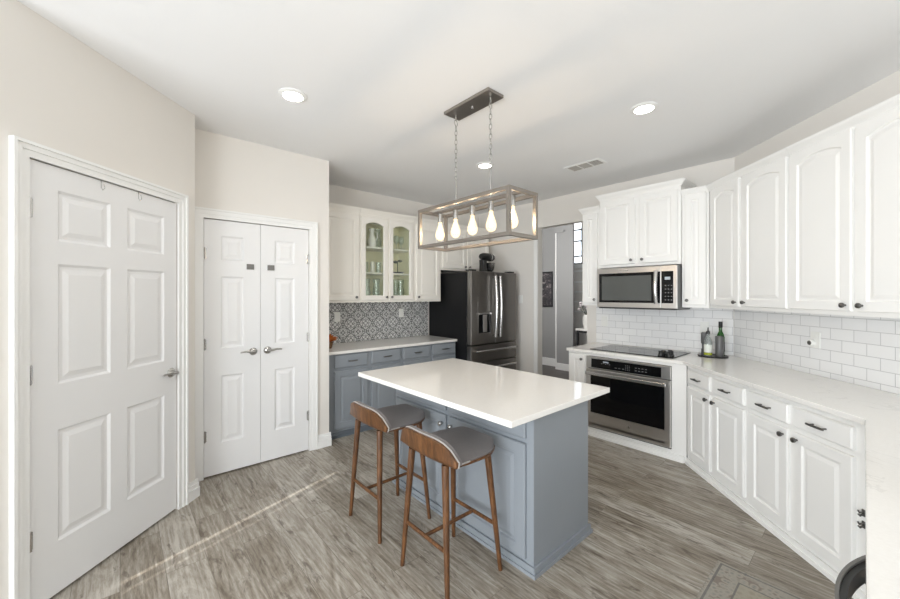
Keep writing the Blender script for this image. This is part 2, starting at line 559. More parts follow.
m.box(XO + .10, XO + .115, HOLE0 - .02, HOLE1 + .02, HOLEZ + .02, 3.25)
struct(m, 'wall_oven', 'wall')
struct(MB().prism(diag(SR, SR + .12, -1.5, 3.685), 0, CEIL), 'wall_right', 'wall')

# breakfast area left of and behind the camera: closed blind with one thin gap where the sun gets in
wy = 1.702
m = MB()
def sl_(y): return [(-2.6, y), (-2.75, y - .15 * math.tan(R(17.2)))]
prev = [(-2.6, -3.3), (-2.75, -3.3)]
for c_, hw in ((wy - .085, .005), (wy, .013)):
    lo, hi = sl_(c_ - hw), sl_(c_ + hw)
    m.prism([prev[0], lo[0], lo[1], prev[1]], 0, CEIL)
    m.prism([lo[0], hi[0], hi[1], lo[1]], 0, 1.27)
    m.prism([lo[0], hi[0], hi[1], lo[1]], 1.99, CEIL)
    prev = hi
m.prism([prev[0], (-2.6, 4.0), (-2.75, 4.0), prev[1]], 0, CEIL)
struct(m, 'wall_window', 'wall')
struct(MB().box(-2.6, 3.4, -3.15, -3.0, 0, CEIL), 'wall_rear', 'wall')
struct(MB().box(-2.6, 0, YP + .02, YP + .12, 0, CEIL), 'wall_hall', 'wall')

# dining room seen through the opening
DC = 3.25
struct(MB().box(XO + .10, 9, -.6, 8, DC, DC + .1), 'ceiling_dining', 'ceiling')
m = MB()
m.box(6.62, 6.74, 4.137, 6.5, 0, DC)
m.box(6.40, 6.45, 3.77, 4.137, 0, DC); m.box(6.45, 6.62, 4.09, 4.137, 0, DC)
struct(m, 'wall_dining', 'grey_wall')
struct(MB().box(XO + .10, 6.62, 5.6, 5.72, 0, DC), 'wall_dining_side', 'grey_wall')
struct(MB().box(XO + .10, 7.1, 1.1, 1.2, 0, DC), 'wall_dining_rear', 'grey_wall')
WZ0, WZ1, WY0, WY1 = 2.08, 3.0, 3.3, 4.2
m = MB()
m.box(7.0, 7.1, 1.2, WY0, 0, DC)
m.box(7.0, 7.1, WY1, 4.6, 0, DC)
m.box(7.0, 7.1, WY0, WY1, 0, WZ0)
m.box(7.0, 7.1, WY0, WY1, WZ1, DC)
struct(m, 'wall_far', 'wall')
m = MB()
m.box(6.60, 6.62, 4.137, 5.6, .0, .16); m.box(6.38, 6.40, 3.77, 4.12, .0, .13)
struct(m, 'baseboard_dining', 'trim')
struct(MB().box(6.385, 6.405, 4.12, 4.142, 0, 2.66), 'trim_1', 'trim')
struct(MB().box(6.37, 6.40, 3.95, 4.16, 2.66, 2.70), 'trim_2', 'grey_wall')
w = tag(MB().box(7.05, 7.06, WY0, WY1, WZ0, WZ1).build('window_1', 'window_light'), kind='structure')
m = MB()
for y in (WY0 + .015, 3.62, 3.93, WY1 - .015): m.box(7.01, 7.05, y - .013, y + .013, WZ0, WZ1)
for z in (WZ0 + .015, 2.24, 2.55, 2.78, WZ1 - .015): m.box(7.01, 7.05, WY0, WY1, z - .013, z + .013)
m.build('window_grille', 'grey_sticker', w)
m = MB()
m.box(6.95, 7.0, WY0 - .1, WY1 + .05, 2.0, 2.06)
for z in (1.1, 1.30, 1.50, 1.70, 1.92): m.box(6.975, 7.0, WY0 - .1, WY1 + .05, z, z + .03)
struct(m, 'trim_6', 'trim')

struct(MB().box(XO + .12, 7.0, -.6, 8, .0005, .003), 'floor_dining', 'dark_floor')

# casings
def casing(mb, a0, a1, zt, w=.075, y=0):
    """stepped casing in the local x/z plane around an opening a0..a1, front towards -y"""
    for k, (i0, i1, d) in enumerate(((0, .03, .012), (.03, w - .014, .018), (w - .014, w, .026))):
        mb.box(a0 - i1, a0 - i0, y - d, y, 0, zt + i1)
        mb.box(a1 + i0, a1 + i1, y - d, y, 0, zt + i1)
        mb.box(a0 - i0, a1 + i0, y - d, y, zt + i0, zt + i1)
    return mb
lx, ly = st(SL, 0)
m = casing(MB(), 1.558, 2.412, 2.07, .068)
struct(m, 'trim_3', 'trim', loc=(lx, ly, 0), rz=F_LEFT)
m = casing(MB(), .491, 1.321, 2.058)
struct(m, 'trim_4', 'trim', loc=(0, YP, 0))
def skirting(mb, x0, x1, y=0, h=.125):
    mb.box(x0, x1, y - .022, y, 0, h * .55); mb.box(x0, x1, y - .015, y, h * .55, h * .8); mb.box(x0, x1, y - .007, y, h * .8, h)
    return mb
struct(skirting(MB(), 2.482, 2.592), 'baseboard_left', 'trim', loc=(lx, ly, 0), rz=F_LEFT)
struct(skirting(MB(), 1.392, 1.531), 'baseboard_pantry', 'trim', loc=(0, YP, 0))
m = MB()
m.box(XO - .012, XO, HOLE1, HOLE1 + .055, 0, HOLEZ); m.box(XO - .018, XO, HOLE1 + .04, HOLE1 + .06, 0, HOLEZ)
struct(m, 'trim_5', 'trim')

# ------------------------------------------------------------------ handles
def knob(parent, x, z, y=0, mat='pewter', r=.015):
    m = MB().lathe([(0, 0), (.006, 0), (.006, .012), (r * .8, .014), (r, .02), (r * .92, .027), (r * .5, .031), (0, .032)], (x, y, z), (0, -1, 0), 14)
    return m.build('knob', mat, parent, True)
def pull(parent, x, z, y=0, w=.1, mat='pewter'):
    m = MB()
    for sx in (-1, 1): m.tube([(x + sx * w * .36, y, z), (x + sx * w * .36, y - .026, z)], .0045, 8)
    m.tube([(x - w / 2, y - .026, z), (x - w * .4, y - .029, z), (x + w * .4, y - .029, z), (x + w / 2, y - .026, z)], [.0055, .0065, .0065, .0055], 8)
    return m.build('drawer_pull', mat, parent, True)

def crown(mb, x0, x1, z, ret0=None, ret1=None):
    """crown moulding along the front (y=0 is the face), z = its top"""
    prof = [(0, -.06), (-.008, -.06), (-.012, -.045), (-.028, -.022), (-.034, -.008), (-.034, 0), (0, 0)]
    mb.loops([[(x, y, z + dz) for y, dz in prof] for x in (x0, x1)])
    for r, sgn, x in ((ret0, -1, x0), (ret1, 1, x1)):
        if r:
            mb.loops([[(x + sgn * (-y), yy, z + dz) for y, dz in prof] for yy in (0 if True else -.034, r)])
            mb.loops([[(x, y, z + dz) for y, dz in prof], [(x + sgn * (-y), y, z + dz) for y, dz in prof]])
    return mb

def cabinet(name, label, loc, rz, w, z0, z1, depth, doors=(), drawers=(), mat='white', crown_z=None, crown_ends=(0, 0), toe=False, group=None, arch=.0, hollow=False, extra=None):
    """local x 0..w along the front, y=0 face frame, +y into the wall.
    doors: (x0,x1,z0,z1,knob_x,knob_z[,'glass']); drawers: (x0,x1,z0,z1)"""
    t = thing(name, label, 'cabinet', loc, rz, group)
    m = MB()
    if hollow:
        m.box(0, w, depth - .015, depth, z0, z1); m.box(0, .02, 0, depth - .015, z0, z1); m.box(w - .02, w, 0, depth - .015, z0, z1)
        m.box(.02, w - .02, 0, depth - .015, z0, z0 + .03); m.box(.02, w - .02, 0, depth - .015, z1 - .06, z1)
        m.box(w / 2 - .02, w / 2 + .02, 0, .02, z0 + .03, z1 - .06)
    else:
        m.box(0, w, 0, depth, z0, z1)
    m.build('cabinet_body', mat, t)
    if hollow:
        m = MB()
        m.box(.021, w - .021, depth - .024, depth - .0155, z0 + .031, z1 - .061)
        for a in (.021, w - .026): m.box(a, a + .005, .021, depth - .0245, z0 + .031, z1 - .061)
        m.build('interior_lining', 'inside', t)
    if crown_z:
        crown(MB(), 0, w, crown_z, *[c or None for c in crown_ends]).build('crown', mat, t)
    if toe:
        m = MB(); m.box(0, w, -.012, -.0005, z0, z0 + .055); m.box(0, w, -.022, -.0005, z0, z0 + .022)
        m.build('plinth', toe if isinstance(toe, str) else mat, t)
    for d in doors:
        m = MB()
        if len(d) > 6: m.framed(d[0], d[1], d[2], d[3], -.021, .02, .05, arch)
        else: m.raised(d[0], d[1], d[2], d[3], -.021, .02, .055, arch)
        o = m.build('door', mat, t)
        if len(d) > 6:
            g = MB(); g.loops([MB.rl(d[0], d[1], d[2], d[3], .05, -.008, arch), MB.rl(d[0], d[1], d[2], d[3], .05, -.005, arch)])
            g.build('glass_pane', 'pane', o)
        knob(o, d[4], d[5], -.021)
    for d in drawers:
        o = MB().slabfront(*d, -.021, .02, .007).build('drawer', mat, t)
        pull(o, (d[0] + d[1]) / 2, (d[2] + d[3]) / 2, -.021)
    return t

# ------------------------------------------------------------------ fridge wall: blue-grey base cabinets
YF = 3.62
def base_unit(x0, x1, dr, label, knobs):
    ds, dw = [], []
    for (a, b), kx in zip(dr, knobs):
        ds.append((a - x0, b - x0, .085, .672, kx - x0, .63))
        dw.append((a - x0, b - x0, .704, .838))
    return cabinet('base_cabinet', label, (x0, YF, 0), F_BACK, x1 - x0, 0, .849, YB - YF - .002, ds, dw, 'blue', toe='toe_blue_grey', group='blue-grey base cabinets under the patterned backsplash')
base_unit(1.518, 2.437, ((1.623, 1.995), (2.043, 2.418)), 'blue-grey base cabinet beside the pantry wall, left of the pair under the patterned tile', (1.96, 2.08))
base_unit(2.439, 3.278, ((2.46, 2.842), (2.889, 3.265)), 'blue-grey base cabinet next to the refrigerator, right of the pair under the patterned tile', (2.81, 2.92))
tag(MB().box(1.517, 3.282, 3.585, YB - .012, .85, .88).build('countertop', 'quartz', bevel=.004), 'white quartz countertop on the blue-grey cabinets below the patterned backsplash', 'countertop')
tag(MB().box(1.517, 3.284, -.011, -.001, .881, 1.364).build('backsplash', 'pattern', loc=(0, YB, 0)), 'black and white ornate patterned tile backsplash under the glass-door cabinets', 'backsplash')

# upper cabinets on the fridge wall
YU = 3.88
UD = YB - YU - .002
GU = 'cream upper cabinets on the refrigerator wall'
cabinet('wall_cabinet', 'white wall cabinet with a solid door beside the pantry wall', (1.518, YU, 0), F_BACK, .526, 1.365, 2.40, UD, [(.10, .512, 1.39, 2.35, .47, 1.425)], (), 'cream', 2.44, group=GU)
gc = cabinet('glass_cabinet', 'white wall cabinet with two arched glass doors showing glassware', (2.046, YU, 0), F_BACK, .756, 1.365, 2.40, UD,
             [(.014, .36, 1.39, 2.35, .335, 1.425, 'g'), (.384, .734, 1.39, 2.35, .408, 1.425, 'g')], (), 'cream', 2.44, group=GU, arch=.038, hollow=True)
for z in (1.70, 2.0):
    MB().box(.027, .729, .03, UD - .026, z, z + .018).build('shelf', 'cream', gc)
cabinet('wall_cabinet', 'white wall cabinet with a solid door between the glass doors and the refrigerator', (2.804, YU, 0), F_BACK, .441, 1.365, 2.40, UD, [(.026, .41, 1.39, 2.35, .05, 1.425)], (), 'cream', 2.44, group=GU)
cabinet('wall_cabinet', 'short white two-door wall cabinet above the refrigerator', (3.247, YU, 0), F_BACK, .95, 1.79, 2.40, UD, [(.02, .46, 1.815, 2.35, .43, 1.845), (.485, .93, 1.815, 2.35, .515, 1.845)], (), 'cream', 2.44, group=GU)

# things in the glass cabinet
def lathe_thing(name, label, cat, prof, loc, mat, group=None, n=18):
    return tag(MB().lathe(prof, (0, 0, 0), (0, 0, 1), n).build(name, mat, None, True, loc=loc), label, cat, group)
GW = 'glassware behind the arched doors'
vase = thing('pitcher', 'white ceramic pitcher on the top shelf behind the left arched glass door', 'pitcher', (2.27, 4.0, 2.0185))
MB().lathe([(.0, 0), (.045, 0), (.055, .05), (.05, .1), (.028, .15), (.027, .19), (.038, .225), (.03, .22), (.02, .19), (0, .18)], n=18).build('body', 'porcelain', vase, True)
MB().tube([(.03, 0, .2), (.07, 0, .19), (.075, 0, .13), (.05, 0, .08)], .007, 8).build('handle', 'porcelain', vase, True)
goblet = [(0, 0), (.032, 0), (.03, .004), (.005, .01), (.005, .07), (.03, .1), (.036, .14), (.03, .18), (.027, .18), (.033, .14), (.026, .102), (0, .08)]
tumbler = [(0, 0), (.03, 0), (.035, .13), (.032, .13), (.027, .008), (0, .008)]
tall = [(0, 0), (.04, 0), (.05, .08), (.035, .18), (.045, .25), (.042, .25), (.03, .18), (.045, .08), (.036, .008), (0, .008)]
lathe_thing('glass_jug', 'clear glass jug right of the white pitcher on the top shelf', 'glass', tall, (2.405, 4.10, 2.0185), 'clear', GW)
lathe_thing('goblet', 'clear stemmed glass on the top shelf behind the right arched door, left one', 'glass', goblet, (2.63, 4.02, 2.0185), 'clear', GW)
lathe_thing('goblet', 'clear stemmed glass on the top shelf behind the right arched door, right one', 'glass', goblet, (2.73, 4.06, 2.0185), 'clear', GW)
lathe_thing('candle_holder', 'white candle in the middle of the middle shelf behind the left arched door', 'candle', [(0, 0), (.025, 0), (.025, .13), (.012, .135), (0, .14)], (2.29, 4.02, 1.7185), 'porcelain')
lathe_thing('tumbler', 'clear tumbler right of the white candle on the middle shelf', 'glass', tumbler, (2.38, 4.03, 1.7185), 'clear', GW)
lathe_thing('tumbler', 'clear tumbler left of the white candle on the middle shelf', 'glass', tumbler, (2.215, 4.06, 1.7185), 'clear', GW)
dish = thing('cake_stand', 'dark dish with a small stemmed ornament on the middle shelf behind the right arched door', 'dish', (2.655, 4.03, 1.7185))
MB().lathe([(0, 0), (.06, 0), (.085, .022), (.08, .022), (0, .012)], n=18).build('dish', 'rubber', dish, True)
m = MB(); m.tube([(0, 0, .01), (.0, 0, .14)], .006, 8); m.ball((-.03, 0, .15), .03, (1.2, .7, .6)); m.ball((.035, 0, .165), .028, (1.2, .7, .6))
m.build('ornament', 'leaf', dish, True)
for k, (x, y, lab) in enumerate(((2.23, 4.06, 'tall clear glass vase at the left on the bottom shelf behind the left arched door'), (2.355, 4.04, 'tall clear glass vase at the right on the bottom shelf behind the left arched door'),
                                 (2.62, 4.03, 'tall clear glass vase at the left on the bottom shelf behind the right arched door'), (2.725, 4.07, 'tall clear glass vase at the right on the bottom shelf behind the right arched door'))):
    lathe_thing('glass_vase', lab, 'vase', tall, (x, y, 1.3955), 'clear', GW)

# ------------------------------------------------------------------ refrigerator
fr = thing('refrigerator', 'dark stainless french door refrigerator with black sides and two lower drawers', 'refrigerator', (3.29, 3.34, 0))
FW, FH = .895, 1.755
m = MB(); m.box(.002, FW - .002, .09, .85, .02, 1.74)
for x in (.05, FW - .05):
    for y in (.15, .78): m.lathe([(.02, 0), (.02, .02)], (x, y, 0), n=10)
m.build('case', 'black_side', fr, bevel=.004)
MB().box(.01, FW - .01, .075, .09, .05, 1.735).build('door_gasket', 'rubber', fr)
for nm, a, b, hx in (('left_door', 0, FW * .5 - .003, FW * .5 - .045), ('right_door', FW * .5 + .003, FW, FW * .5 + .045)):
    d = MB().box(a, b, 0, .074, .815, FH).build('door', 'slate', fr, bevel=.012)
    if nm == 'left_door':
        q = MB().box(.115, .365, -.006, -.0005, .95, 1.36).build('dispenser', 'slate', fr, bevel=.003)
        MB().box(.13, .35, -.0075, -.006, .965, 1.20).build('dispenser_recess', 'black_glass', q)
        MB().box(.118, .362, -.022, -.006, 1.20, 1.222).build('dispenser_bar', 'chrome', q, bevel=.002)
        MB().box(.205, .275, -.016, -.0076, .975, 1.195).build('dispenser_paddle', 'steel', q, bevel=.002)
    m = MB()
    m.tube([(hx, -.05 - .022 * math.sin(math.pi * i / 12), .90 + .80 * i / 12) for i in range(13)], .017, 10)
    for z in (.92, 1.68): m.tube([(hx, .0, z), (hx, -.052, z)], .012, 8)
    m.build('door_handle', 'chrome', d, True)
for z0, z1 in ((.588, .803), (.06, .58)):
    d = MB().box(0, FW, 0, .074, z0, z1).build('drawer', 'slate', fr, bevel=.01)
    m = MB(); zz = z1 - .065
    m.tube([(.05, -.05, zz), (FW - .05, -.05, zz)], .014, 10)
    for x in (.07, FW - .07): m.tube([(x, 0, zz), (x, -.05, zz)], .011, 8)
    m.build('drawer_handle', 'chrome', d, True)
for a in (.02, FW - .12): MB().box(a, a + .1, .03, .12, FH + .001, FH + .02).build('hinge_cover', 'black_plastic', fr)

# stand mixer on the refrigerator
mx = thing('stand_mixer', 'black stand mixer with a steel bowl on top of the refrigerator', 'mixer', (3.80, 3.545, 1.7415), R(8))
mxs = .78
def sc(l): return [tuple(c * mxs for c in p) for p in l]
m = MB(); m.loops([[(x * mxs, y * mxs, z * mxs) for x, y in ((-.17, -.08), (.12, -.1), (.18, -.06), (.18, .06), (.12, .1), (-.17, .08))] for z in (0, .035)])
m.build('base', 'black_plastic', mx, bevel=.008)
m = MB(); m.loops([[((-.12 + dx) * mxs, dy * mxs, z * mxs) for dx, dy in ((-w, -.05), (w, -.05), (w, .05), (-w, .05))] for z, w in ((.036, .055), (.16, .045), (.24, .055))])
m.build('column', 'black_plastic', mx, bevel=.008)
m = MB(); m.lathe([(r * mxs, h * mxs) for r, h in ((0, -.19), (.045, -.185), (.066, -.13), (.072, 0), (.068, .12), (.05, .18), (0, .19))], (0, 0, .295 * mxs), (1, 0, 0), 18)
hd = m.build('motor_head', 'black_plastic', mx, True)
m = MB(); m.lathe([(.0745 * mxs, -.012 * mxs), (.0755 * mxs, 0), (.0745 * mxs, .012 * mxs)], (.06 * mxs, 0, .295 * mxs), (1, 0, 0), 18); m.build('trim_band', 'chrome', hd, True)
m = MB(); m.lathe([(r * mxs, h * mxs) for r, h in ((0, .04), (.05, .04), (.08, .08), (.1, .19), (.104, .195), (.096, .195), (.075, .085), (0, .05))], (.075 * mxs, 0, 0), n=20)
m.build('bowl', 'chrome', mx, True)

# ------------------------------------------------------------------ oven wall
XF = 3.66    # base cabinet faces
XU = 4.0     # upper cabinet faces
def ov(y): return (XF, y, 0)
GBW = 'white base cabinets along the oven wall and right wall'
YOV0, YOV1 = 1.196, 1.989
# narrow base cabinet left of the oven
cabinet('base_cabinet', 'narrow white base cabinet left of the wall oven, at the end of the counter', (XF, 2.205, 0), F_OVEN, .211, 0, .849, XO - XF - .002,
        [(.02, .195, .085, .83, .165, .78)], (), 'white', toe=True, group=GBW)
# oven surround: frame around the opening
t = thing('oven_cabinet', 'white cabinet surround that holds the built-in oven under the cooktop', 'cabinet', (XF, 1.993, 0), F_OVEN, GBW)
wd = 1.993 - 1.078
m = MB()
m.box(0, .003, 0, XO - XF - .002, 0, .849); m.box(.799, wd, 0, .06, 0, .849); m.box(.799, .83, .06, XO - XF - .002, 0, .849)
m.box(.003, .799, 0, XO - XF - .002, .0, .088); m.box(.003, .799, 0, XO - XF - .002, .822, .849)
m.build('cabinet_body', 'white', t)
m = MB(); m.box(0, wd - .012, -.012, -.0005, 0, .055); m.box(0, wd - .02, -.022, -.0005, 0, .022)
m.build('plinth', 'white', t)
# oven
ov_ = thing('wall_oven', 'stainless built-in oven with a black glass door under the cooktop', 'oven', (XF - .002, 1.989, 0), F_OVEN)
OW = .793
MB().box(.01, OW - .01, .004, .55, .092, .816).build('oven_body', 'black_side', ov_)
m = MB(); m.box(0, OW, -.022, .003, .70, .818); cp = m.build('control_panel', 'steel', ov_, bevel=.003)
m = MB(); m.box(.055, OW - .075, -.0235, -.022, .71, .80); gp = m.build('panel_glass', 'black_glass', ov_)
marks = [(.16 + .02 * k, .172 + .02 * k, .757 + .006 * (k % 2), .764 + .006 * (k % 2)) for k in range(5)]
marks += [(.40 + .017 * k, .407 + .017 * k, .73 + .014 * j, .735 + .014 * j) for k in range(3) for j in range(4)]
marks += [(.49 + .03 * k, .506 + .03 * k, .735 + .025 * j, .741 + .025 * j) for k in range(4) for j in range(2)]
marks += [(.30 + .035 * k, .318 + .035 * k, .733, .739) for k in range(3)]
for q in marks: MB().box(q[0], q[1], -.0242, -.0236, q[2], q[3]).build('panel_key', 'print', gp)
MB().box(.18, .235, -.0241, -.0236, .772, .785).build('clock', 'display', gp)
m = MB(); m.framed(0, OW, .10, .692, -.03, .03, .044); m.box(.044, OW - .044, -.03, 0, .13, .25); od = m.build('oven_door', 'steel', ov_)
MB().box(.045, OW - .045, -.026, -.004, .25, .652).build('door_glass', 'black_glass', od)
m = MB(); m.box(.02, OW - .02, -.085, -.065, .64, .675)
for x in (.045, OW - .075): m.box(x, x + .03, -.066, -.029, .645, .67)
m.build('oven_handle', 'chrome', od, bevel=.006)
m = MB(); m.lathe([(0, 0), (.012, 0), (.012, .001), (0, .0012)], (OW * .55, -.0305, .19), (0, -1, 0), 16); m.build('badge', 'chrome', od)
MB().box(0, OW, -.012, .002, .09, .099).build('vent_strip', 'dark_gap', ov_)

# right wall base cabinets (diagonal run)
SF = 1.83
def rbase(t1, t0, dr, label, knobs):
    """from t1 (far) down to t0 (near); local x runs from far to near"""
    x, y = st(SF, t1)
    ds, dw = [], []
    for (a, b), k in zip(dr, knobs):
        ds.append((t1 - a, t1 - b, .085, .672, (t1 - k), .635))
        dw.append((t1 - a, t1 - b, .703, .815))
    return cabinet('base_cabinet', label, (x, y, 0), F_RIGHT, t1 - t0, 0, .849, SR - SF - .002, ds, dw, 'white', toe=True, group=GBW)
rbase(3.342, 2.630, ((3.315, 3.012), (2.978, 2.648)), 'white two-door base cabinet beside the oven corner on the right wall', (3.04, 2.95))
rbase(2.628, 1.865, ((2.607, 2.291), (2.254, 1.919)), 'white two-door base cabinet next to the peninsula on the right wall', (2.32, 2.225))
# small hooks on the end stile
for z, lab in ((.425, 'small dark metal hook, upper of two on the cabinet stile by the peninsula'), (.37, 'small dark metal hook, lower of two on the cabinet stile by the peninsula')):
    m = MB(); m.box(-.007, .007, -.003, 0, -.016, .016); m.tube([(0, -.003, .006), (0, -.02, .002), (0, -.026, .012)], .004, 8); m.tube([(0, -.003, -.006), (0, -.018, -.014), (0, -.024, -.006)], .004, 8)
    x, y = st(SF - .0005, 1.884)
    tag(m.build('hook', 'pewter', None, True, loc=(x, y, z), rz=F_RIGHT), lab, 'hook', 'hooks on the stile')
# peninsula base
px0 = .62
cabinet('peninsula_cabinet', 'white peninsula base under the veined counter at the lower right', (2.50, -.53, 0), F_PEN, 2.50 - px0, 0, .849, .17, (), (), 'white', toe=True)

# counter: one continuous slab
SC = 1.79
poly = [(3.625, 2.215), (3.625, 3.625 - SC / S), (.034 + SC / S, .034), (px0 - .03, .006), (px0 - .03, -.72), (SR / S - .72 - .003, -.72), (XO - .002, XO - .002 - SR / S + .004), (XO - .002, 2.215)]
tag(MB().prism(poly[::-1], .85, .88).build('countertop', 'quartz', bevel=.004), 'white quartz countertop running from the cooktop along the right wall into the peninsula', 'countertop')
# tile backsplashes
tag(MB().box(0, 2.235 - .885, -.011, -.001, .881, 1.329).build('backsplash', 'subway', loc=(XO, 2.235, 0), rz=F_OVEN), 'white subway tile backsplash behind the cooktop', 'backsplash')
x, y = st(SR, 3.669)
tag(MB().box(0, 2.6, -.011, -.001, .881, 1.329).build('backsplash', 'subway', loc=(x, y, 0), rz=F_RIGHT), 'white subway tile backsplash along the right wall', 'backsplash')

# cooktop
ck = thing('cooktop', 'black glass cooktop with five knobs set in the white counter', 'cooktop', (3.70, 1.985, .8805), F_OVEN)
MB().box(0, .785, 0, .50, 0, .007).build('glass_surface', 'black_glass', ck, bevel=.003)
for cx, cy, r in ((.15, .13, .075), (.15, .37, .095), (.40, .25, .11), (.56, .38, .075)):
    MB().lathe([(r - .003, .0072), (r, .0072), (r, .0075), (r - .003, .0075)], (cx, cy, 0), n=40, ring=True).build('burner_ring', 'grey_can', ck)
for k, (kx, ky) in enumerate(((.665, .065), (.73, .065), (.665, .135), (.73, .135), (.70, .20))):
    m = MB(); m.lathe([(0, 0), (.026, 0), (.026, .008), (.02, .012), (.018, .032), (.016, .035), (0, .035)], (kx, ky, .0072), n=16); m.box(kx - .019, kx + .019, ky - .004, ky + .004, .042, .05)
    m.build('control_knob', 'black_plastic', ck, True)

# upper cabinets on the oven wall
GO = 'white upper cabinets over the oven wall and right wall'
D2 = XO - XU - .002
cabinet('wall_cabinet', 'narrow white wall cabinet left of the microwave, at the end by the opening', (XU, 2.235, 0), F_OVEN, .217, 1.333, 2.40, D2, [(.012, .185, 1.358, 2.36, .16, 1.40)], (), 'white', 2.44, (D2, 0), group=GO)
XM = 3.975
cabinet('wall_cabinet', 'taller white two-door wall cabinet above the microwave', (XM, 2.015, 0), F_OVEN, .797, 1.745, 2.50, XO - XM - .002,
        [(.012, .382, 1.772, 2.455, .35, 1.81), (.424, .775, 1.772, 2.455, .458, 1.81)], (), 'white', 2.545, (XO - XM - .01, XO - XM - .01), group=GO)
cabinet('wall_cabinet', 'narrow white wall cabinet right of the microwave, beside the corner', (XU, 1.216, 0), F_OVEN, .218, 1.333, 2.40, D2, [(.022, .198, 1.358, 2.39, .05, 1.40)], (), 'white', 2.44, group=GO)
SU = 2.12
def rupper(t1, t0, drs, knobs, label):
    x, y = st(SU, t1)
    ds = [(t1 - a, t1 - b, 1.358, 2.385, t1 - k, 1.392) for (a, b), k in zip(drs, knobs)]
    return cabinet('wall_cabinet', label, (x, y, 0), F_RIGHT, t1 - t0, 1.333, 2.40, SR - SU - .002, ds, (), 'white', 2.44, group=GO, arch=.032)
rupper(3.522, 2.652, ((3.48, 3.125), (3.088, 2.668)), (3.155, 3.055), 'white two-door wall cabinet over the right wall, nearest the corner')
rupper(2.650, 1.76, ((2.640, 2.232), (2.205, 1.79)), (2.262, 2.17), 'white two-door arched-panel wall cabinet at the right edge of the photo')
x, y = st(SU, 3.524)

# microwave
mw = thing('microwave', 'stainless over-the-range microwave with a black glass door', 'microwave', (3.88, 1.995, 0), F_OVEN)
WW = .775
MB().box(.003, WW - .003, .02, XO - 3.88 - .013, 1.318, 1.728).build('microwave_body', 'grey_can', mw, bevel=.003)
DW = .637
d = MB().box(0, DW, -.006, .019, 1.322, 1.73).build('microwave_door', 'steel', mw, bevel=.003)
g = MB().box(.025, DW - .005, -.009, -.0062, 1.372, 1.675).build('door_glass', 'black_glass', mw)
M['mw_window'] = paint('microwave_window_mesh', srgb(86, 88, 86), .12)
MB().box(.055, DW - .085, -.0105, -.009, 1.395, 1.645).build('window_screen', 'mw_window', g)
m = MB(); m.tube([(DW - .035, -.03 - .022 * math.sin(math.pi * i / 10), 1.37 + .31 * i / 10) for i in range(11)], .019, 10)
for z in (1.395, 1.655): m.tube([(DW - .035, -.006, z), (DW - .035, -.034, z)], .011, 8)
m.build('door_handle', 'chrome', d, True)
p = MB().box(DW + .002, WW, -.006, .019, 1.322, 1.73).build('control_panel', 'steel', mw, bevel=.003)
k_ = MB().box(DW + .008, WW - .03, -.009, -.0062, 1.372, 1.675).build('keypad', 'black_glass', mw)
MB().box(DW + .035, WW - .055, -.0098, -.0091, 1.595, 1.622).build('clock', 'display', k_)
for j in range(5):
    for i in range(3): MB().box(DW + .036 + i * .026, DW + .048 + i * .026, -.0096, -.0091, 1.40 + .034 * j, 1.407 + .034 * j).build('key', 'print', k_)
MB().box(.24, .33, -.0075, -.0061, 1.694, 1.706).build('badge', 'chrome', d)
MB().box(.01, WW - .01, .02, .40, 1.308, 1.317).build('vent_grille', 'black_plastic', mw)

# corner tray with oil bottles
tx, ty = 4.12, 1.00
tr = tag(MB().lathe([(0, 0), (.115, 0), (.12, .006), (.118, .012), (.11, .008), (0, .008)], n=28).build('tray', 'black_plastic', None, True, loc=(tx, ty, .8805)), 'round black tray with oil bottles in the counter corner', 'tray')
zt = .8892
b = thing('oil_bottle', 'tall green glass oil bottle with black cap on the corner tray', 'bottle', (tx + .045, ty - .05, zt))
MB().lathe([(0, 0), (.03, 0), (.031, .17), (.024, .2), (.0135, .225), (.013, .26), (0, .26)], n=18).build('glass', 'green_glass', b, True)
MB().lathe([(.015, .2605), (.016, .262), (.016, .315), (0, .316)], n=14).build('cap', 'black_plastic', b, True)
MB().lathe([(.0315, .04), (.032, .042), (.032, .13), (.0315, .132)], n=18).build('label', 'rubber', b, True)
b = thing('pump_bottle', 'clear bottle with black pour spout and pale label on the corner tray', 'bottle', (tx - .06, ty + .022, zt))
MB().lathe([(0, 0), (.03, 0), (.031, .14), (.02, .17), (.012, .18), (.012, .2), (0, .2)], n=18).build('glass', 'bottle_glass', b, True)
m = MB(); m.lathe([(.0, .2005), (.016, .201), (.016, .225), (.005, .235), (.004, .262), (0, .262)], n=12); m.build('spout', 'black_plastic', b, True)
MB().lathe([(.0315, .035), (.032, .037), (.032, .105), (.0315, .107)], n=18).build('label', 'label_paper', b, True)
MB().lathe([(.0318, .012), (.0325, .013), (.0325, .03), (.0318, .031)], n=18).build('lime_band', 'label_lime', b, True)
lathe_thing('canister', 'dark grey cylindrical canister in front of the green bottle on the tray', 'canister', [(0, 0), (.031, 0), (.032, .004), (.032, .178), (.028, .186), (0, .188)], (tx - .015, ty - .055, zt), 'grey_can')
lathe_thing('pepper_grinder', 'dark grey grinder at the left behind the clear bottle on the tray', 'grinder', [(0, 0), (.026, 0), (.026, .055), (.02, .06), (.02, .1), (.027, .11), (.027, .205), (.02, .212), (0, .213)], (tx + .0, ty + .066, zt), 'grey_can')

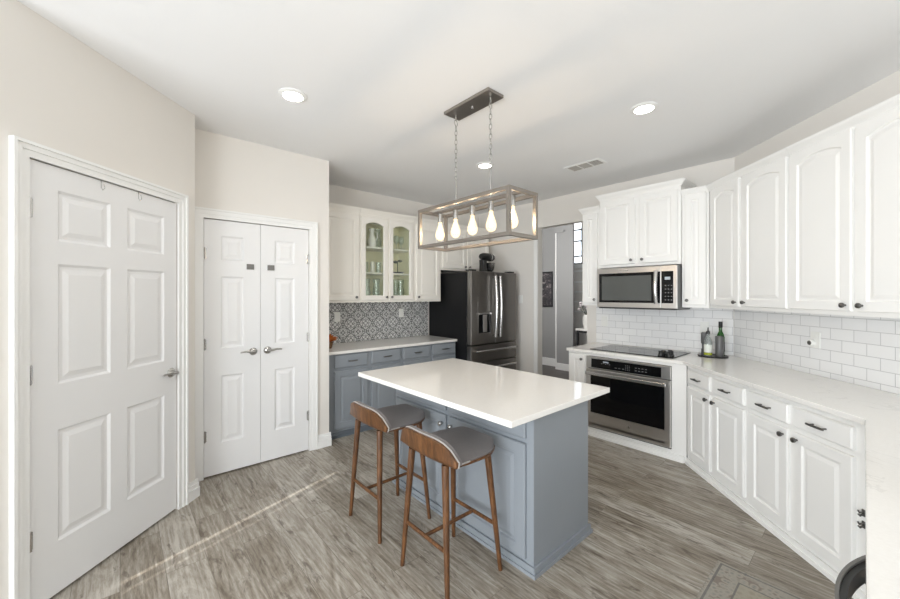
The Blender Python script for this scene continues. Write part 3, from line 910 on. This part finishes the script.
# ------------------------------------------------------------------ outlets and switch
def outlet(name, label, loc, rz, plugs=True):
    t = thing(name, label, 'outlet' if plugs else 'switch', loc, rz)
    MB().box(-.037, .037, -.006, 0, -.058, .058).build('cover_plate', 'plate', t, bevel=.002)
    if plugs:
        for dz in (-.022, .022): MB().box(-.016, .016, -.008, -.0061, dz - .014, dz + .014).build('socket', 'plate', t, bevel=.003)
    else:
        MB().box(-.016, .016, -.009, -.0061, -.033, .033).build('rocker', 'plate', t, bevel=.002)
    return t
outlet('wall_outlet', 'white outlet on the patterned tile, nearer the pantry wall', (1.927, YB - .0115, 1.19), F_BACK)
outlet('light_switch', 'white switch plate on the patterned tile, nearer the refrigerator', (2.83, YB - .0115, 1.21), F_BACK, False)
outlet('light_switch', 'white switch plate on the plain wall right of the refrigerator', (XO - .0005, 3.38, 1.39), F_OVEN, False)
outlet('wall_outlet', 'white outlet on the subway tile left behind the cooktop', (XO - .0115, 2.13, 1.14), F_OVEN)
outlet('wall_outlet', 'white outlet on the subway tile above the oil bottle tray', (XO - .0115, 1.115, 1.13), F_OVEN)
x, y = st(SR - .0115, 2.83)
outlet('wall_outlet', 'white outlet holding a small plug-in on the right subway tile', (x, y, 1.13), F_RIGHT)
x, y = st(SR - .0195, 2.845)
pl = thing('plug_in_light', 'small white ring-shaped plug-in in the outlet on the right tile wall', 'plug', (x, y, 1.108), F_RIGHT)
MB().lathe([(0, 0), (.024, 0), (.024, .02), (.02, .024), (0, .024)], (0, 0, 0), (0, -1, 0), 18).build('plug_body', 'plate', pl, True)
MB().lathe([(.016, .0241), (.016, .026), (.011, .026), (.011, .0241)], (0, 0, 0), (0, -1, 0), 18).build('ring', 'grey_sticker', pl, True)

# ------------------------------------------------------------------ doors
def lever(parent, x, z, y, sgn, mat='nickel'):
    m = MB().lathe([(0, 0), (.03, 0), (.032, .005), (.026, .014), (.012, .02), (.011, .05), (0, .052)], (x, y, z), (0, -1, 0), 18)
    m.tube([(x, y - .046, z), (x + sgn * .03, y - .052, z + .002), (x + sgn * .065, y - .05, z + .009), (x + sgn * .105, y - .046, z + .004)], [.011, .009, .0075, .006], 10)
    return m.build('door_handle', mat, parent, True)
def hinge(parent, x, z, y):
    m = MB().tube([(x, y - .006, z - .045), (x, y - .006, z + .045)], .007, 8)
    m.box(x - .012, x + .012, y - .004, y - .001, z - .04, z + .04)
    return m.build('hinge', 'chrome', parent)
# six-panel door on the left wall
W1 = 2.407 - 1.562
m = MB()
ca, cb = (.125, .388), (.488, .748)
rows = ((.26, .80), (1.02, 1.60), (1.71, 1.955))
cells = [(c[0], c[1], z0, z1) for c in (ca, cb) for z0, z1 in rows]
x, y = st(SL - .006, 1.562)
d1 = tag(MB().panelled(0, W1, .012, 2.066, 0, .035, cells).build('door_1', 'door', loc=(x, y, 0), rz=F_LEFT), 'white six-panel door on the left wall', None, None, 'structure')
lever(d1, W1 - .045, .935, 0, -1)
for z in (1.846, 1.086, .334): hinge(d1, .006, z, 0)
for k, (tt, lab) in enumerate(((.32, 'small metal over-door hook on the left door, nearer the hinges'), (.545, 'small metal over-door hook on the left door, nearer the handle'))):
    xx, yy = st(SL - .006, 1.575 + tt)
    m = MB(); m.tube([(0, 0, .001), (0, -.003, 0), (0, -.004, -.035), (.004, -.008, -.048), (.012, -.012, -.035), (.010, -.008, -.012)], .0016, 8)
    tag(m.build('over_door_hook', 'chrome', None, True, loc=(xx, yy, 2.063), rz=F_LEFT), lab, 'hook', 'hooks over the left door')
# double pantry doors
px = ((.496, .903), (.906, 1.317))
rows = ((.26, .80), (1.02, 1.60), (1.73, 1.93))
for k, (a, b) in enumerate(px):
    w_ = b - a
    d = tag(MB().panelled(0, w_, .012, 2.053, 0, .035, [(.115, w_ - .125, z0, z1) for z0, z1 in rows]).build('door_%d' % (2 + k), 'door', loc=(a, YP + .004, 0)),
            'white narrow pantry door, %s leaf of the double doors' % ('left' if k == 0 else 'right'), None, None, 'structure')
    if k == 0: lever(d, w_ - .055, .972, 0, -1)
    else: lever(d, .055, .972, 0, 1)
    for z in (1.78, 1.06, .33): hinge(d, .004 if k == 0 else w_ - .004, z, 0)
    MB().box((w_ - .105) if k == 0 else .055, (w_ - .05) if k == 0 else .11, -.012, -.0005, 1.665, 1.71).build('child_latch', 'grey_sticker', d, bevel=.002)

# ------------------------------------------------------------------ island
IX0, IX1, IY0, IY1 = 1.60, 2.15, 1.165, 2.45
isl = thing('kitchen_island', 'blue-grey kitchen island base with drawers and doors behind the stools', 'island', (IX0, IY1, 0), F_OVEN)
L = IY1 - IY0
MB().box(0, L, 0, IX1 - IX0, 0, .849).build('island_body', 'blue', isl)
for a, b, kx in ((.025, .605, .575), (.64, 1.24, .67)):
    o = MB().slabfront(a, b, .70, .835, -.019, .0185, .006).build('drawer', 'blue', isl)
    o = MB().raised(a, b, .07, .672, -.019, .0185, .06).build('door', 'blue', isl)
    knob(o, kx, .615, -.019, 'nickel', .016)
m = MB()
for i0, i1, hh in ((0, .02, .018), (0, .012, .05)):
    m.box(-i1, L + i1, -i1, -.0005, 0, hh); m.box(L + .0005, L + i1, -.0005, IX1 - IX0 + i1, 0, hh)
m.build('base_moulding', 'blue', isl)
tag(MB().box(1.32, 2.265, 1.083, 2.528, .85, .88).build('countertop', 'quartz_plain', bevel=.003), 'white quartz island top overhanging toward the two wooden stools', 'countertop')

# ------------------------------------------------------------------ stools
def make_stool(label, loc):
    t = thing('bar_stool', label, 'stool', loc, 0, 'walnut counter stools at the island')
    # local +x points to the island, back at -x. shell: seat curling up into a low back
    def shell(off, grow=0.0):
        """grid of points of the bent plywood sheet; off = offset along its normal"""
        prof = []  # (x, z) from front edge to back top
        for i in range(9): prof.append((.205 - .353 * i / 8, .643 - .012 * math.sin(math.pi * i / 8)))
        for i in range(1, 7):
            a = i / 6 * R(80)
            prof.append((-.148 - .05 * math.sin(a), .643 + .05 * (1 - math.cos(a))))
        for i in range(1, 4): prof.append((-.1972 - .0045 * i, .6843 + .0265 * i))
        P = []
        n = len(prof)
        for i, (x, z) in enumerate(prof):
            a, b_ = prof[max(i - 1, 0)], prof[min(i + 1, n - 1)]
            tx_, tz_ = b_[0] - a[0], b_[1] - a[1]
            l = math.hypot(tx_, tz_)
            nx, nz = tz_ / l, -tx_ / l     # towards the sitter
            P.append((x + nx * off, z + nz * off))
        return P
    def width(i, n):
        u = i / (n - 1)
        if u < .16: return .165 + .04 * math.sin(u / .16 * math.pi / 2)
        if u > .45: return .205 + .022 * min(1, (u - .45) / .2)
        return .205
    def sheet(o0, o1, inset=0.0, i0=0):
        A, B = shell(o0), shell(o1)
        n = len(A)
        NY = 12
        loops_ = []
        mb = MB()
        grid = []
        for P in (A, B):
            g = []
            for i in range(n):
                row = []
                w_ = width(i, n) - inset
                for j in range(NY + 1):
                    v = -1 + 2 * j / NY
                    u = i / (n - 1)
                    z = P[i][1] + .012 * v * v * (1 - u)
                    x = P[i][0]
                    # back wraps forward at its ends
                    bend = max(0, (u - .45) / .55)
                    x += .05 * bend * abs(v) ** 2.4
                    # rounded upper corners of the back, rounded front corners of the seat
                    if z > .65:
                        z = .65 + (z - .65) * (1 - .78 * abs(v) ** 4.5)
                    if u < .2:
                        x -= .04 * (1 - u / .2) * abs(v) ** 4
                    row.append(mb.bm.verts.new((x, v * w_, z)))
                g.append(row)
            grid.append(g)
        for k, g in enumerate(grid):
            for i in range(n - 1):
                for j in range(NY):
                    q = (g[i][j], g[i + 1][j], g[i + 1][j + 1], g[i][j + 1])
                    mb.bm.faces.new(q if k == 0 else q[::-1])
        a, b_ = grid
        for i in range(n - 1):
            mb.bm.faces.new((a[i][0], b_[i][0], b_[i + 1][0], a[i + 1][0])); mb.bm.faces.new((a[i][NY], a[i + 1][NY], b_[i + 1][NY], b_[i][NY]))
        for j in range(NY):
            mb.bm.faces.new((a[0][j], a[0][j + 1], b_[0][j + 1], b_[0][j])); mb.bm.faces.new((a[n - 1][j], b_[n - 1][j], b_[n - 1][j + 1], a[n - 1][j + 1]))
        return mb
    sheet(-.006, .006).build('plywood_shell', 'wood', t, True)
    pad = sheet(.0065, .034, .004).build('seat_pad', 'fabric', t, True)
    P = shell(.012)
    n = len(P)
    # pale piping along the visible rim of the pad
    rim = []
    for sgn in (-1, 1):
        for i in (range(0, n) if sgn < 0 else range(n - 1, -1, -1)):
            u = i / (n - 1); v = sgn
            w_ = width(i, n)
            x, z = P[i]
            z += .012 * (1 - u)
            x += .05 * max(0, (u - .45) / .55)
            if z > .65: z = .65 + (z - .65) * .22
            if u < .2: x -= .04 * (1 - u / .2)
            rim.append((x, v * w_, z))
        if sgn < 0:
            for j in range(1, 12):
                v = -1 + 2 * j / 12
                x, z = P[n - 1]
                rim.append((x + .05 * abs(v) ** 2.4, v * width(n - 1, n), .65 + (z - .65) * (1 - .78 * abs(v) ** 4.5)))
    MB().tube(rim[6:-6], .004, 8).build('piping', 'fabric_edge', t, True)
    legs = []
    for sx in (-1, 1):
        for sy in (-1, 1):
            top = Vector((.135 * sx - (.02 if sx < 0 else 0), .135 * sy, .634 if sx > 0 else .638))
            bot = Vector((.185 * sx, .185 * sy, 0))
            MB().tube([bot, bot.lerp(top, .5), top], [.0115, .0155, .019], 12).build('leg', 'wood', t, True)
            legs.append((bot, top))
    def at(k, z): b_, t_ = legs[k]; return b_.lerp(t_, z / .632)
    for nm, a, b_, z in (('stretcher', 0, 1, .24), ('stretcher', 2, 3, .24)):
        MB().tube([at(a, z), at(b_, z)], .0105, 10).build(nm, 'wood', t, True)
    p0 = (at(0, .24) + at(1, .24)) / 2; p1 = (at(2, .24) + at(3, .24)) / 2
    MB().tube([p0, p1], .010, 10).build('stretcher', 'wood', t, True)
    MB().box(-.11, .13, -.10, .10, .612, .628).build('seat_plate', 'rubber', t, bevel=.004)
    return t
s1 = make_stool('walnut counter stool with grey seat, farther one near the island\'s left end', (1.325, 2.103, 0))
s2 = copy_tree(s1)
s2.location = (1.322, 1.495, 0)
s2['label'] = 'walnut counter stool with grey seat, nearer one in front of the island doors'

# ------------------------------------------------------------------ chandelier
CX, CY = 1.787, 1.802
ch = thing('pendant_light', 'rectangular open-frame linear pendant with five glowing bulbs above the island', 'pendant light', (CX, CY, 0))
can_ = MB().box(-.073, .073, -.212, .212, 2.722, CEIL - .001).build('canopy', 'fixture', ch, bevel=.002)
MB().lathe([(0, 0), (.009, 0), (.007, .01), (0, .012)], (0, 0, 2.722), (0, 0, -1), 12).build('screw', 'chrome', can_, True)
def rng(c, r, rot, sq=1.0, n=14):
    return [Vector(c) + Vector((math.cos(rot) * r * math.cos(2 * math.pi * k / n), math.sin(rot) * r * math.cos(2 * math.pi * k / n), r * sq * math.sin(2 * math.pi * k / n))) for k in range(n)]
for yy in (-.165, .165):
    MB().tube([(0, yy, 2.7215), (0, yy, 2.685)], .006, 8).build('canopy_loop', 'nickel', ch)
    m = MB()
    m.tube(rng((0, yy, 2.667), .02, .3), .003, 6, True)
    z = 2.628
    k = 0
    while z > 2.30:
        m.tube(rng((0, yy, z), .009, k * math.pi / 2 + .4, 2.2), .0024, 6, True)
        z -= .032; k += 1
    m.tube(rng((0, yy, z + .002), .015, .3), .003, 6, True)
    m.build('chain', 'nickel', ch, True)
    MB().tube([(0, yy, z - .012), (0, yy, 2.076)], .005, 8).build('rod', 'nickel', ch)
hx, hy, b_ = .137, .432, .022
fz0, fz1 = 1.79, 2.075
m = MB()
for z in (fz0, fz1):
    za, zb = (z, z + b_) if z == fz0 else (z - b_, z)
    for sx in (-1, 1):
        x0, x1 = sorted((sx * hx, sx * (hx - b_)))
        m.box(x0, x1, -hy, hy, za, zb)
    for sy in (-1, 1):
        y0, y1 = sorted((sy * hy, sy * (hy - b_)))
        m.box(-hx + b_, hx - b_, y0, y1, za, zb)
for sx in (-1, 1):
    for sy in (-1, 1):
        x0, x1 = sorted((sx * hx, sx * (hx - b_))); y0, y1 = sorted((sy * hy, sy * (hy - b_)))
        m.box(x0, x1, y0, y1, fz0 + b_, fz1 - b_)
m.build('frame', 'fixture', ch)
MB().box(-.012, .012, -hy + b_, hy - b_, fz1 - .020, fz1 - .002).build('lamp_bar', 'fixture', ch)
BULBS = (-.345, -.17, .0, .17, .34)
for k in range(5):
    yy = BULBS[k]
    sk = MB().lathe([(.006, fz1 - .021), (.018, fz1 - .024), (.0185, fz1 - .085), (.0, fz1 - .085)], (0, yy, 0), n=14).build('socket', 'nickel', ch, True)
    zz = fz1 - .086
    bl = MB().lathe([(.0, 0), (.013, -.001), (.014, -.02), (.024, -.05), (.034, -.085), (.034, -.105), (.024, -.125), (.008, -.134), (0, -.135)], (0, yy, zz), n=16).build('bulb', 'bulb', ch, True)
    m = MB()
    for a in range(4):
        ax, ay = .011 * math.cos(a * 1.57), .011 * math.sin(a * 1.57)
        m.tube([(ax * .5, yy + ay * .5, zz - .025), (ax, yy + ay, zz - .1)], .0012, 5)
    m.build('filament', 'filament', bl)
    lamp('bulb_glow', 'POINT', (0, yy, zz - .07), (0, 0, 0), 1.5, (1, .82, .62), ch, shadow_soft_size=.02)

# ------------------------------------------------------------------ ceiling fixtures
def can_light(label, x, y):
    t = thing('recessed_light', label, 'ceiling light', (x, y, CEIL), 0, 'recessed ceiling lights')
    MB().lathe([(.062, -.0005), (.088, -.0005), (.088, -.004), (.066, -.012), (.062, -.012)], n=28, ring=True).build('trim_ring', 'trim', t, True)
    MB().lathe([(0, -.0065), (.0615, -.0065), (.0615, -.009), (0, -.0095)], n=28).build('lens', 'can', t, True)
    l = lamp('lamp', 'SPOT', (0, 0, -.02), (0, 0, 0), 10, (1, .97, .93), t, spot_size=R(140), spot_blend=.8, shadow_soft_size=.06)
    return t
can_light('recessed ceiling light above the pantry, leftmost of three', .839, 2.491)
can_light('recessed ceiling light above the oven side, rightmost of three', 2.72, 1.061)
can_light('recessed ceiling light behind the pendant chains, near the refrigerator', 2.725, 2.57)
v = thing('ceiling_vent', 'white rectangular air vent in the ceiling above the microwave cabinets', 'vent', (3.48, 1.915, CEIL))
m = MB(); m.box(-.095, .095, -.185, -.16, -.006, -.0005); m.box(-.095, .095, .16, .185, -.006, -.0005); m.box(-.095, -.07, -.16, .16, -.006, -.0005); m.box(.07, .095, -.16, .16, -.006, -.0005)
for yy in (-.055, .055): m.box(-.07, .07, yy - .005, yy + .005, -.006, -.0005)
m.build('vent_frame', 'trim', v)
MB().box(-.07, .07, -.16, .16, -.0015, -.0005).build('duct', 'dark_gap', v)
for k, (a, b, hw) in enumerate(((-.16, -.06, .003), (-.05, .05, .005), (.06, .16, .007))):  # narrower louvres bare more dark backing, imitating a bank in deeper shade
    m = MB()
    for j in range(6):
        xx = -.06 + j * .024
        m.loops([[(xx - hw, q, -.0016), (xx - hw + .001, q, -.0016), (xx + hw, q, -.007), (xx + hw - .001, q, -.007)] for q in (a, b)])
    m.build('louvre_bank', 'louvre_shade', v)

# ------------------------------------------------------------------ rug, peninsula stool
tag(MB().box(-.62, .62, -.30, .30, .001, .009).build('rug', 'rug', loc=(1.82, .268, 0)), 'faded grey and beige patterned rug on the floor before the peninsula', 'rug')

bs = thing('chair', 'black chair with a curved band back at the peninsula, cut off by the frame bottom', 'chair', (1.53, -.16, .0095))
def band(r0, r1, z0, z1, cy, half, n=22):
    L_ = []
    for i in range(n + 1):
        a = -half + 2 * half * i / n
        L_.append([(r * math.sin(a), cy + r * math.cos(a), z) for r, z in ((r0, z0), (r1, z0), (r1, z1), (r0, z1))])
    return MB().loops(L_)
RB = .62
band(RB - .022, RB, .555, .603, .235 - RB, R(25)).build('back_band', 'black_plastic', bs, True)
band(RB - .006, RB + .003, .598, .611, .235 - RB, R(25.5)).build('back_rim', 'grey_sticker', bs, True)
MB().lathe([(0, .415), (.16, .415), (.18, .425), (.18, .445), (.16, .46), (0, .462)], (0, -.06, 0), n=28).build('seat', 'black_plastic', bs, True)
for sx in (-.2, .2):
    yb = .235 - RB + math.sqrt((RB - .014) ** 2 - sx ** 2)
    MB().tube([(sx * .7, .03, .44), (sx, yb, .565)], .009, 8).build('back_post', 'black_plastic', bs, True)
for sx in (-1, 1):
    for sy in (-1, 1): MB().tube([(.15 * sx, -.06 + .15 * sy, 0), (.11 * sx, -.06 + .11 * sy, .414)], .012, 8).build('leg', 'black_plastic', bs, True)

# ------------------------------------------------------------------ autumn decor
dc = thing('autumn_decoration', 'orange leafy decoration at the left end of the blue-grey cabinets\' counter', 'decoration', (1.672, 3.86, .8805))
MB().lathe([(0, 0), (.03, 0), (.042, .05), (.04, .07), (0, .07)], n=16).build('pot', 'stem', dc, True)
m = MB()
for k in range(26):
    a = k * 2.4; el = .25 + .6 * (k % 4) / 3
    d_ = Vector((math.cos(a) * math.cos(el), math.sin(a) * math.cos(el), math.sin(el)))
    sd_ = d_.cross(Vector((0, 0, 1))).normalized() * .03
    base = Vector((0, 0, .07)); mid = base + d_ * .06; tip = base + d_ * .105
    up = Vector((0, 0, .003))
    m.loops([[base + up, base - up, base - up * .9 + sd_ * .1, base + up * .9 + sd_ * .1], [mid + sd_ + up, mid + sd_ - up, mid - sd_ - up, mid - sd_ + up], [tip + up * .3, tip - up * .3, tip - up * .3 + sd_ * .05, tip + up * .3 + sd_ * .05]])
m.build('leaves', 'orange', dc)

# ------------------------------------------------------------------ dining room contents
pc = thing('framed_picture', 'tall dark framed floral picture on the grey dining room wall', 'picture', (6.619, 4.494, 1.21), F_OVEN)
m = MB(); m.framed(-.145, .145, 0, .72, -.03, .03, .02); m.build('frame', 'picture_frame', pc)
MB().box(-.125, .125, -.012, -.004, .02, .70).build('canvas', 'art', pc)
tb = thing('console_table', 'black metal console table with white top in the far room', 'table', (6.69, 3.24, 0))
MB().box(-.25, .25, -.5, .5, .785, .82).build('tabletop', 'porcelain', tb)
MB().box(-.24, .24, -.49, .49, .745, .784).build('apron', 'picture_frame', tb)
for sx in (-.22, .22):
    for sy in (-.47, .47): MB().box(sx - .018, sx + .018, sy - .018, sy + .018, 0, .744).build('leg', 'picture_frame', tb)
vs = thing('flower_vase', 'white vase of pale flowers on the black console table', 'vase', (6.62, 3.60, .8205))
MB().lathe([(0, 0), (.06, 0), (.085, .1), (.08, .2), (.06, .26), (.055, .26), (.07, .2), (0, .1)], n=18).build('vase_body', 'porcelain', vs, True)
m = MB(); m2 = MB()
for k in range(16):
    a = k * 2.399; rr = .05 + .13 * ((k * 7) % 5) / 4
    tp = Vector((rr * math.cos(a), rr * math.sin(a), .36 + .12 * ((k * 3) % 7) / 6))
    m2.tube([(0, 0, .2), (tp.x * .4, tp.y * .4, .3), tp], .004, 5)
    m.ball(tp, .035, (1, 1, .7), 8)
m2.build('stems', 'leaf', vs); m.build('blossoms', 'petal', vs, True)
